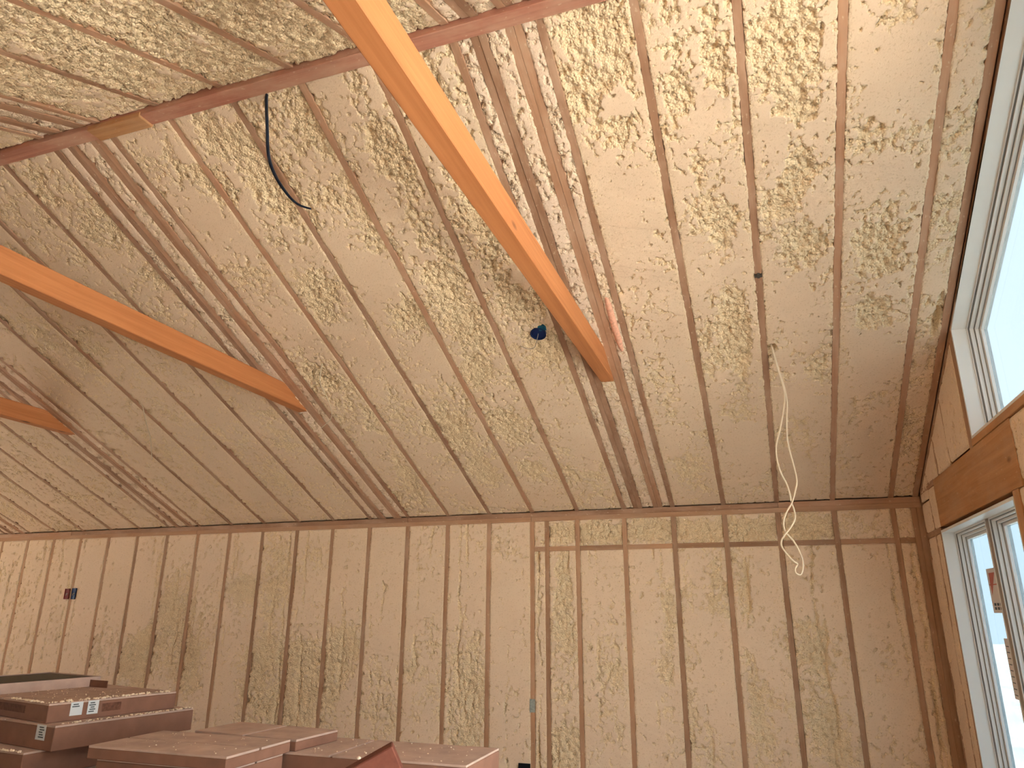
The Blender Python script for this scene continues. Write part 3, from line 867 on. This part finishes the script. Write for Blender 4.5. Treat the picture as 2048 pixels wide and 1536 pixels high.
win2 = struct(empty('window_2', (1.18, 4.71, 0.52)))
double_window(win2, W_LOW, M_FILM)
# manufacturer's stickers on the panes
def sticker(y0, y1, z0, z1, marks):
    s_ = link('sticker', box_mesh('sticker', 1.2395, 1.2412, y0, y1, z0, z1), M_STKR, win2)
    for (a, b, c, d, m) in marks:
        link('sticker_print', prism('sticker_print', [(y0 + (y1 - y0) * p, z0 + (z1 - z0) * q) for p, q in ((a, c), (b, c), (b, d), (a, d))] if m != 'tri' else
             [(y0 + (y1 - y0) * p, z0 + (z1 - z0) * q) for p, q in ((a, d), (b, d), (a, c))], 1.2385, 1.2394), M_STKRED if m in ('red', 'tri') else M_INK, s_)
mk = [(0.86, 0.45, 0.40, 0.90, 'tri'), (0.40, 0.08, 0.40, 0.90, 'tri'), (0.05, 0.95, 0.62, 0.645, 'red')]
for i in range(4):
    for j in range(2):
        mk.append((0.12 + 0.2 * i, 0.25 + 0.2 * i, 0.07 + 0.09 * j, 0.13 + 0.09 * j, 'ink'))
sticker(4.90, 5.20, 1.640, 1.895, mk)
sticker(4.93, 5.10, 1.175, 1.500, [(0.10, 0.90, 0.06 + 0.1 * i, 0.075 + 0.1 * i, 'ink') for i in range(9)] + [(0.45, 0.47, 0.06, 0.87, 'ink')])

win3 = struct(empty('window_3', (1.18, 2.25, 0.08)))  # added window, out of view, there for its daylight
double_window(win3, W_ADD_DOOR, M_GLASS, mull=M_WHITE)
win4 = struct(empty('window_4', (1.18, 1.11, 2.556)))  # added upper window, out of view, brings in extra daylight
jamb(win4, W_ADD_UP)
sash(win4, W_ADD_UP, M_GLASS)
win5 = struct(empty('window_5', (1.18, 0.0, 0.52)))  # added window behind the camera, raises the light level
double_window(win5, W_ADD_LOW, M_GLASS, mull=M_WHITE)

def added_window(n, loc, F, a, b, c, d):  # simple frame and pane for an unseen, added window
    w = struct(empty('window_%d' % n, loc))
    for q in ((a, a + 0.05, c, d), (b - 0.05, b, c, d), (a + 0.05, b - 0.05, c, c + 0.05), (a + 0.05, b - 0.05, d - 0.05, d), ((a + b) / 2 - 0.03, (a + b) / 2 + 0.03, c + 0.05, d - 0.05)):
        link('frame', box_mesh('frame', q[0], q[1], q[2], q[3], -0.12, -0.04), M_WHITE, w, F)
    link('glass_pane', box_mesh('glass_pane', a + 0.04, b - 0.04, c + 0.04, d - 0.04, -0.084, -0.080), M_GLASS, w, F)
added_window(6, (XL, 2.5, 0.6), frame((XL, 0, 0), (0, 1, 0), (0, 0, 1), (1, 0, 0)), *W_ADD_LEFT)  # added for light at the far end, never in view

# ------------------------------------------------------------------ tie beams
TIE_LEN = 4.40
tie_me = box_mesh('tie_beam', -0.0445, 0.0445, 0.0, TIE_LEN, 0.0, 0.140, 0.004)
tie_labels = ['long orange timber tie beam crossing the ridge, nearest the window',
              'middle orange timber tie beam with several dark knots on its side',
              'short visible end of reddish tie beam at the left edge of the photo']
for k, lab in zip((4, 10, 16), tie_labels):
    x = X0 - (k + 0.5) * S
    o = link('tie_beam', tie_me, M_TIE, None, Matrix.Translation((x, 4.556, 3.126)) @ Matrix.Rotation(math.pi, 4, 'Z') @ Matrix.Rotation(0.014, 4, 'X'))
    tag(o, lab, 'beam', 'timber tie beams between the rafters')

# ------------------------------------------------------------------ cables and electrical boxes
YW = 4.398
Q = [(0.135, 3.215), (0.159, 3.062), (0.183, 2.922), (0.186, 2.824), (0.174, 2.729), (0.165, 2.599), (0.182, 2.458), (0.19, 2.363), (0.171, 2.293), (0.149, 2.238), (0.114, 2.184), (0.093, 2.129), (0.099, 2.074), (0.13, 2.032), (0.156, 1.978), (0.172, 1.917), (0.167, 1.870), (0.152, 1.841), (0.129, 1.849), (0.128, 1.874), (0.142, 1.898)]
P = [(0.135, 3.215), (0.153, 3.062), (0.178, 2.898), (0.165, 2.802), (0.13, 2.672), (0.096, 2.557), (0.103, 2.432), (0.136, 2.337), (0.149, 2.238), (0.157, 2.196), (0.158, 2.155), (0.139, 2.114), (0.094, 2.061), (0.071, 2.027), (0.073, 1.986), (0.118, 1.918), (0.142, 1.898)]
qp = [(x, YW + 0.006 * math.sin(i * 1.3), z) for i, (x, z) in enumerate(Q)] + [(x, YW - 0.008 * math.sin(i * 1.3) - (0.006 if 0 < i else 0), z) for i, (x, z) in reversed(list(enumerate(P)))][1:]
o = link('hanging_cable', tube_mesh('hanging_cable', qp, 0.0050, 8, 5), M_WIRE)
tag(o, 'twisted cream cable loop hanging from a hole in the roof foam', 'cable')
bp = [(-2.146, 2.368, 4.10), (-2.144, 2.368, 4.06), (-2.128, 2.377, 3.918), (-2.111, 2.393, 3.753), (-2.072, 2.41, 3.642), (-2.009, 2.427, 3.542), (-1.949, 2.443, 3.477), (-1.882, 2.46, 3.447)]
o = link('drooping_cable', tube_mesh('drooping_cable', bp, 0.007, 8, 6, [0.008, 0.008, 0.008, 0.008, 0.008, 0.007, 0.006, 0.004]), M_DARKBLUE)
tag(o, 'dark blue-black cable drooping from the ridge beam', 'cable')

# round ceiling box
jb = empty('junction_box', (-1.255, 4.054, 3.345))
jb.matrix_basis = F_NEAR @ Matrix.Translation((-1.262, (D - 4.062) / CT, -0.004))
def lathe(name, prof, seg=24):
    bm = bmesh.new()
    rings = [[bm.verts.new((r * math.cos(2 * math.pi * i / seg), r * math.sin(2 * math.pi * i / seg), z)) for i in range(seg)] for r, z in prof]
    for a, b in zip(rings[:-1], rings[1:]):
        for i in range(seg):
            bm.faces.new((a[i], a[(i + 1) % seg], b[(i + 1) % seg], b[i]))
    bm.faces.new(rings[0])
    bm.faces.new(rings[-1][::-1])
    me = bm_mesh(name, bm)
    return me
def part(name, me, mat, parent, mx=None):
    o = bpy.data.objects.new(name, me)
    COL.objects.link(o)
    if mat is not None and len(me.materials) == 0:
        me.materials.append(mat)
    o.parent = parent
    if mx is not None:
        o.matrix_basis = mx
    return o
part('bowl', lathe('bowl', [(0.047, -0.05), (0.052, 0.016), (0.047, 0.016), (0.044, 0.009)]), M_BLUE, jb)
part('side_lug', box_mesh('side_lug', 0.010, 0.062, 0.018, 0.062, -0.03, 0.012, 0.006), M_TEAL, jb)
part('loose_wire', tube_mesh('loose_wire', [(0.0, 0.0, 0.009), (-0.01, -0.02, 0.035), (-0.045, -0.085, 0.04), (-0.10, -0.115, 0.02), (-0.145, -0.085, 0.015)], 0.0022, 6), M_THIN, jb)
tag(jb, 'round blue ceiling box with a loose wire, sunk in the roof foam', 'electrical box')

# wall boxes either side of a stud
def device_box(x0, x1, z0, z1, mat, label, proud=0.004):
    t = empty('electrical_box', ((x0 + x1) / 2, D, z0))
    w, h = (x1 - x0) / 2, z1 - z0
    bm = bmesh.new()
    bm_box(bm, -w, w, -0.006, 0.064, 0, h)
    for (a, b, c, d) in ((-w, -w + 0.004, 0, h), (w - 0.004, w, 0, h), (-w, w, 0, 0.004), (-w, w, h - 0.004, h)):
        bm_box(bm, a, b, -proud - 0.004, 0.06, c, d)
    part('shell', bm_mesh('shell', bm), mat, t)
    for i in range(2):
        part('wire_end', tube_mesh('wire_end', [(-0.01 + 0.02 * i, -0.005, h * 0.5), (-0.008 + 0.015 * i, -0.012, h * 0.55), (0.004 - 0.012 * i, -0.016, h * 0.35)], 0.003, 6), M_THIN, t)
    tag(t, label, 'electrical box')
SX20 = X0 - 20 * S
device_box(SX20 + 0.020, SX20 + 0.075, 1.735, 1.850, M_BLUE, 'blue device box on the right of a stud in the left part of the wall', 0.010)
device_box(SX20 - 0.085, SX20 - 0.020, 1.735, 1.845, M_RED, 'red device box on the left of a stud in the left part of the wall', 0.010)
SX7 = X0 - 7 * S
device_box(SX7 - 0.120, SX7 - 0.022, 0.36, 0.475, M_BLACK, 'black device box low on the wall at the bottom edge of the photo', 0.012)
# steel nail plate on a stud
bm = bmesh.new()
bm_box(bm, -0.023, 0.023, 0.0, 0.10, 0.0, 0.003)
for i in range(3):
    bm_box(bm, -0.015, -0.006, 0.015 + 0.03 * i, 0.027 + 0.03 * i, 0.003, 0.0055)
    bm_box(bm, 0.006, 0.015, 0.015 + 0.03 * i, 0.027 + 0.03 * i, 0.003, 0.0055)
o = link('nail_plate', bm_mesh('nail_plate', bm), M_STEEL, wall_back, F_WALL @ Matrix.Translation((SX7 - 0.004, 0.85, 0.001)))
# strips and scraps caught in the roof
o = link('sealant_strip', tube_mesh('sealant_strip', [(-0.772, 3.86, 3.435), (-0.772, 3.93, 3.402), (-0.772, 4.07, 3.340), (-0.770, 4.20, 3.282), (-0.768, 4.29, 3.243)], 0.02, 10, 5, [0.010, 0.020, 0.022, 0.021, 0.010]), M_PINK)
tag(o, 'pink rounded filler strip wedged beside the doubled rafter', 'filler')
bm = bmesh.new()
bm_box(bm, -0.021, 0.021, -0.011, 0.011, -0.02, 0.0045)
bm_box(bm, -0.006, 0.008, -0.016, 0.018, -0.01, 0.0060)
o = link('rafter_band', bm_mesh('rafter_band', bm, 0.002), M_BAND, None, F_NEAR @ Matrix.Translation((0.092, (D - 3.855) / CT, 0.001)))  # dark band on a rafter, built from crossed boxes
tag(o, 'small dark clamp across a rafter right of the long tie beam', 'band')
o = link('thin_wire', tube_mesh('thin_wire', [(-2.905, 4.10, 3.33), (-2.98, 4.20, 3.23), (-3.02, 4.36, 3.16), (-3.05, 4.47, 3.10), (-3.12, 4.58, 3.06), (-3.30, 4.72, 3.03)], 0.0035, 6), M_WIRE)
tag(o, 'thin pale wire dangling beside the end of the middle tie beam', 'wire')
o = link('thin_wire', tube_mesh('thin_wire', [(-4.70, 4.22, 3.28), (-4.86, 4.46, 3.14), (-4.96, 4.62, 3.05), (-5.20, 4.90, 2.93)], 0.004, 6), M_WIRE)
tag(o, 'thin pale strand hanging from the roof between the two left tie beams', 'wire')

# ------------------------------------------------------------------ cardboard boxes
def carton(label, corner, yaw, w, d, z0, z1, flaps='y', open_top=False, labels=(), prints=(), mat=None):
    """corner: right front top corner seen from the camera; yaw about z; w to the left, d away"""
    t = empty('cardboard_box', (corner[0], corner[1], z0), yaw)
    h = z1 - z0
    if open_top:
        part('bottom_panel', box_mesh('bottom_panel', -w + 0.005, -0.005, 0.005, d - 0.005, 0.0, 0.005), M_BLACK, t)
        part('side_panel', box_mesh('side_panel', -0.006, 0, 0, d, 0, h), M_CARD2, t)
        part('side_panel', box_mesh('side_panel', -w, -w + 0.006, 0, d, 0, h), M_CARD2, t)
        part('end_panel', box_mesh('end_panel', -w + 0.006, -0.006, 0, 0.006, 0, h), M_CARD2, t)
        part('end_panel', box_mesh('end_panel', -w + 0.006, -0.006, d - 0.006, d, 0, h), M_CARD2, t)
        part('black_block', box_mesh('black_block', -w + 0.012, -0.012, 0.012, d - 0.012, 0.006, h * 0.93, 0.004), M_BLACK, t)  # solid black block filling the open carton almost to its rim
        part('flap', box_mesh('flap', -0.002, 0.19, d * 0.90, d * 0.905, 0.0, h * 0.72), M_CARD, t, Matrix.Rotation(0.05, 4, 'Z'))
    else:
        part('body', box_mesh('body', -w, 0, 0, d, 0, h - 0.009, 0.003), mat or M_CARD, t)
        g = 0.007
        for s_ in (0, 1):
            tilt = 0.010 * (1 if s_ else -1)
            if flaps == 'y':
                a, b = (0.001, d / 2 - g) if s_ == 0 else (d / 2 + g, d - 0.001)
                me = box_mesh('flap', -w + 0.001, -0.001, a, b, h - 0.009, h, 0.001)
            else:
                a, b = (-w + 0.001, -w / 2 - g) if s_ == 0 else (-w / 2 + g, -0.001)
                me = box_mesh('flap', a, b, 0.001, d - 0.001, h - 0.009, h, 0.001)
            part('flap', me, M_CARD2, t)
    for (face, p0, p1, q0, q1, kind) in labels:
        m = M_LABEL
        if face == 'right':
            lo = part('shipping_label', box_mesh('shipping_label', 0.0004, 0.0016, p0, p1, q0 * h, q1 * h), m, t)
            for i in range(5):
                zz = q0 * h + (q1 - q0) * h * (0.15 + 0.16 * i)
                if kind == 'top' and i < 3:
                    continue
                part('label_print', box_mesh('label_print', 0.0017, 0.0022, p0 + (p1 - p0) * (0.12 + 0.07 * (i % 3)), p0 + (p1 - p0) * (0.62 + 0.1 * (i % 2)), zz, zz + (q1 - q0) * h * 0.085), M_INK, lo)
        else:
            lo = part('shipping_label', box_mesh('shipping_label', p0, p1, -0.0016, -0.0004, q0 * h, q1 * h), m, t)
            for i in range(5):
                zz = q0 * h + (q1 - q0) * h * (0.15 + 0.16 * i)
                part('label_print', box_mesh('label_print', p0 + (p1 - p0) * (0.30 + 0.05 * (i % 2)), p0 + (p1 - p0) * (0.86 - 0.08 * (i % 3)), -0.0022, -0.0017, zz, zz + (q1 - q0) * h * 0.085), M_INK, lo)
    for (face, p0, p1, q0, q1) in prints:
        if face == 'right':
            part('printed_panel', box_mesh('printed_panel', 0.0003, 0.0010, p0, p1, q0 * h, q1 * h), M_PRINT, t)
        else:
            part('printed_panel', box_mesh('printed_panel', p0, p1, -0.0010, -0.0003, q0 * h, q1 * h), M_PRINT, t)
    tag(t, label, 'box', 'stacked cardboard boxes')
    return t

R_ = math.radians
carton('open flat carton with a black inside on top of the left stack', (-4.00, 2.92), R_(-10.5), 0.55, 0.63, 1.2005, 1.254, open_top=True)
carton('flat brown carton with two white labels and printed panels', (-3.384, 2.809), R_(-12.8), 0.95, 0.68, 1.1125, 1.200, 'x',
       labels=(('right', 0.105, 0.165, 0.26, 0.96, 'top'), ('right', 0.190, 0.245, 0.24, 0.96, 'full')),
       prints=(('right', 0.265, 0.365, 0.30, 0.74), ('front', -0.50, -0.22, 0.36, 0.76)))
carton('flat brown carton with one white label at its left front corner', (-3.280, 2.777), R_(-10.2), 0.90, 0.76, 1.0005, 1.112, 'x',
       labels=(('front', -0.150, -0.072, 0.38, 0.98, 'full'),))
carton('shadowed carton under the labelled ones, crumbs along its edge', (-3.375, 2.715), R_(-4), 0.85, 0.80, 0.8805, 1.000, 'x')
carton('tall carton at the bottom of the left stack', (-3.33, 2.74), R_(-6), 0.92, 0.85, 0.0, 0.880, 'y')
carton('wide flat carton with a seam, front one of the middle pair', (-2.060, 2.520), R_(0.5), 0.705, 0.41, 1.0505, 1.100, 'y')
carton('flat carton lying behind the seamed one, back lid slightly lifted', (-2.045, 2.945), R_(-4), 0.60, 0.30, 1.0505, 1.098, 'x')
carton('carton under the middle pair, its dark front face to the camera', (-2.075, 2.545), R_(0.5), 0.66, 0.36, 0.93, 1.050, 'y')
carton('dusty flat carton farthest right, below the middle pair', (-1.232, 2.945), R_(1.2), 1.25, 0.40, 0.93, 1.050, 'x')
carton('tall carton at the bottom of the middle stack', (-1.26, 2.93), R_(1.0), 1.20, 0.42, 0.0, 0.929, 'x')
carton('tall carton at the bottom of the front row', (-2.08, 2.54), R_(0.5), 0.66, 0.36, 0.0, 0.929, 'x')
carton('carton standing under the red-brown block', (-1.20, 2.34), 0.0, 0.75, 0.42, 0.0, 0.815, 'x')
# the tilted red-brown block
o = link('red_block', box_mesh('red_block', -0.42, 0.0, -0.05, 0.05, -0.20, 0.0, 0.004), M_REDBOX, None,
         Matrix.Translation((-1.355, 2.54, 1.185)) @ Matrix.Rotation(R_(28), 4, 'Z') @ Matrix.Rotation(R_(-27), 4, 'Y'))
tag(o, 'tilted red-brown block leaning among the cartons', 'block')

# foam crumbs on the cartons
rc = random.Random(9)
bm = bmesh.new()
def crumb(x, y, z, r):
    m = Matrix.Translation((x, y, z + r * 0.5)) @ Matrix.Rotation(rc.uniform(0, 6), 4, 'Z') @ Matrix.Diagonal((r * rc.uniform(0.7, 1.4), r * rc.uniform(0.6, 1.1), r * rc.uniform(0.5, 0.9), 1))
    bmesh.ops.create_icosphere(bm, subdivisions=1, radius=1.0, matrix=m)
def along(a, b, z, n, off, rmax=0.008):
    for i in range(n):
        t = rc.random() ** 0.8
        crumb(a[0] + (b[0] - a[0]) * t + rc.uniform(-1, 0.1) * off, a[1] + (b[1] - a[1]) * t + rc.uniform(-1, 1) * 0.008, z, rc.uniform(0.002, rmax))
along((-3.385, 2.82), (-3.240, 3.46), 1.200, 130, 0.05)
along((-3.400, 2.82), (-3.75, 2.90), 1.200, 60, 0.01)
along((-3.283, 2.80), (-3.150, 3.52), 1.112, 120, 0.035, 0.006)
along((-3.39, 2.72), (-3.75, 2.745), 1.000, 90, 0.01)
for i in range(90):
    crumb(rc.uniform(-4.0, -3.42), rc.uniform(2.95, 3.42), 1.200, rc.uniform(0.001, 0.004))
for i in range(40):
    crumb(rc.uniform(-2.7, -2.1), rc.uniform(2.55, 2.9), 1.100, rc.uniform(0.001, 0.004))
for i in range(60):
    crumb(rc.uniform(-2.0, -1.26), rc.uniform(2.95, 3.3), 1.050, rc.uniform(0.001, 0.005))
crumb(-1.70, 2.90, 1.05, 0.010)
o = link('foam_crumbs', bm_mesh('foam_crumbs', bm), M_CRUMB)
o['kind'] = 'stuff'
tag(o, 'pale foam crumbs scattered along the edges of the cartons', 'crumbs')
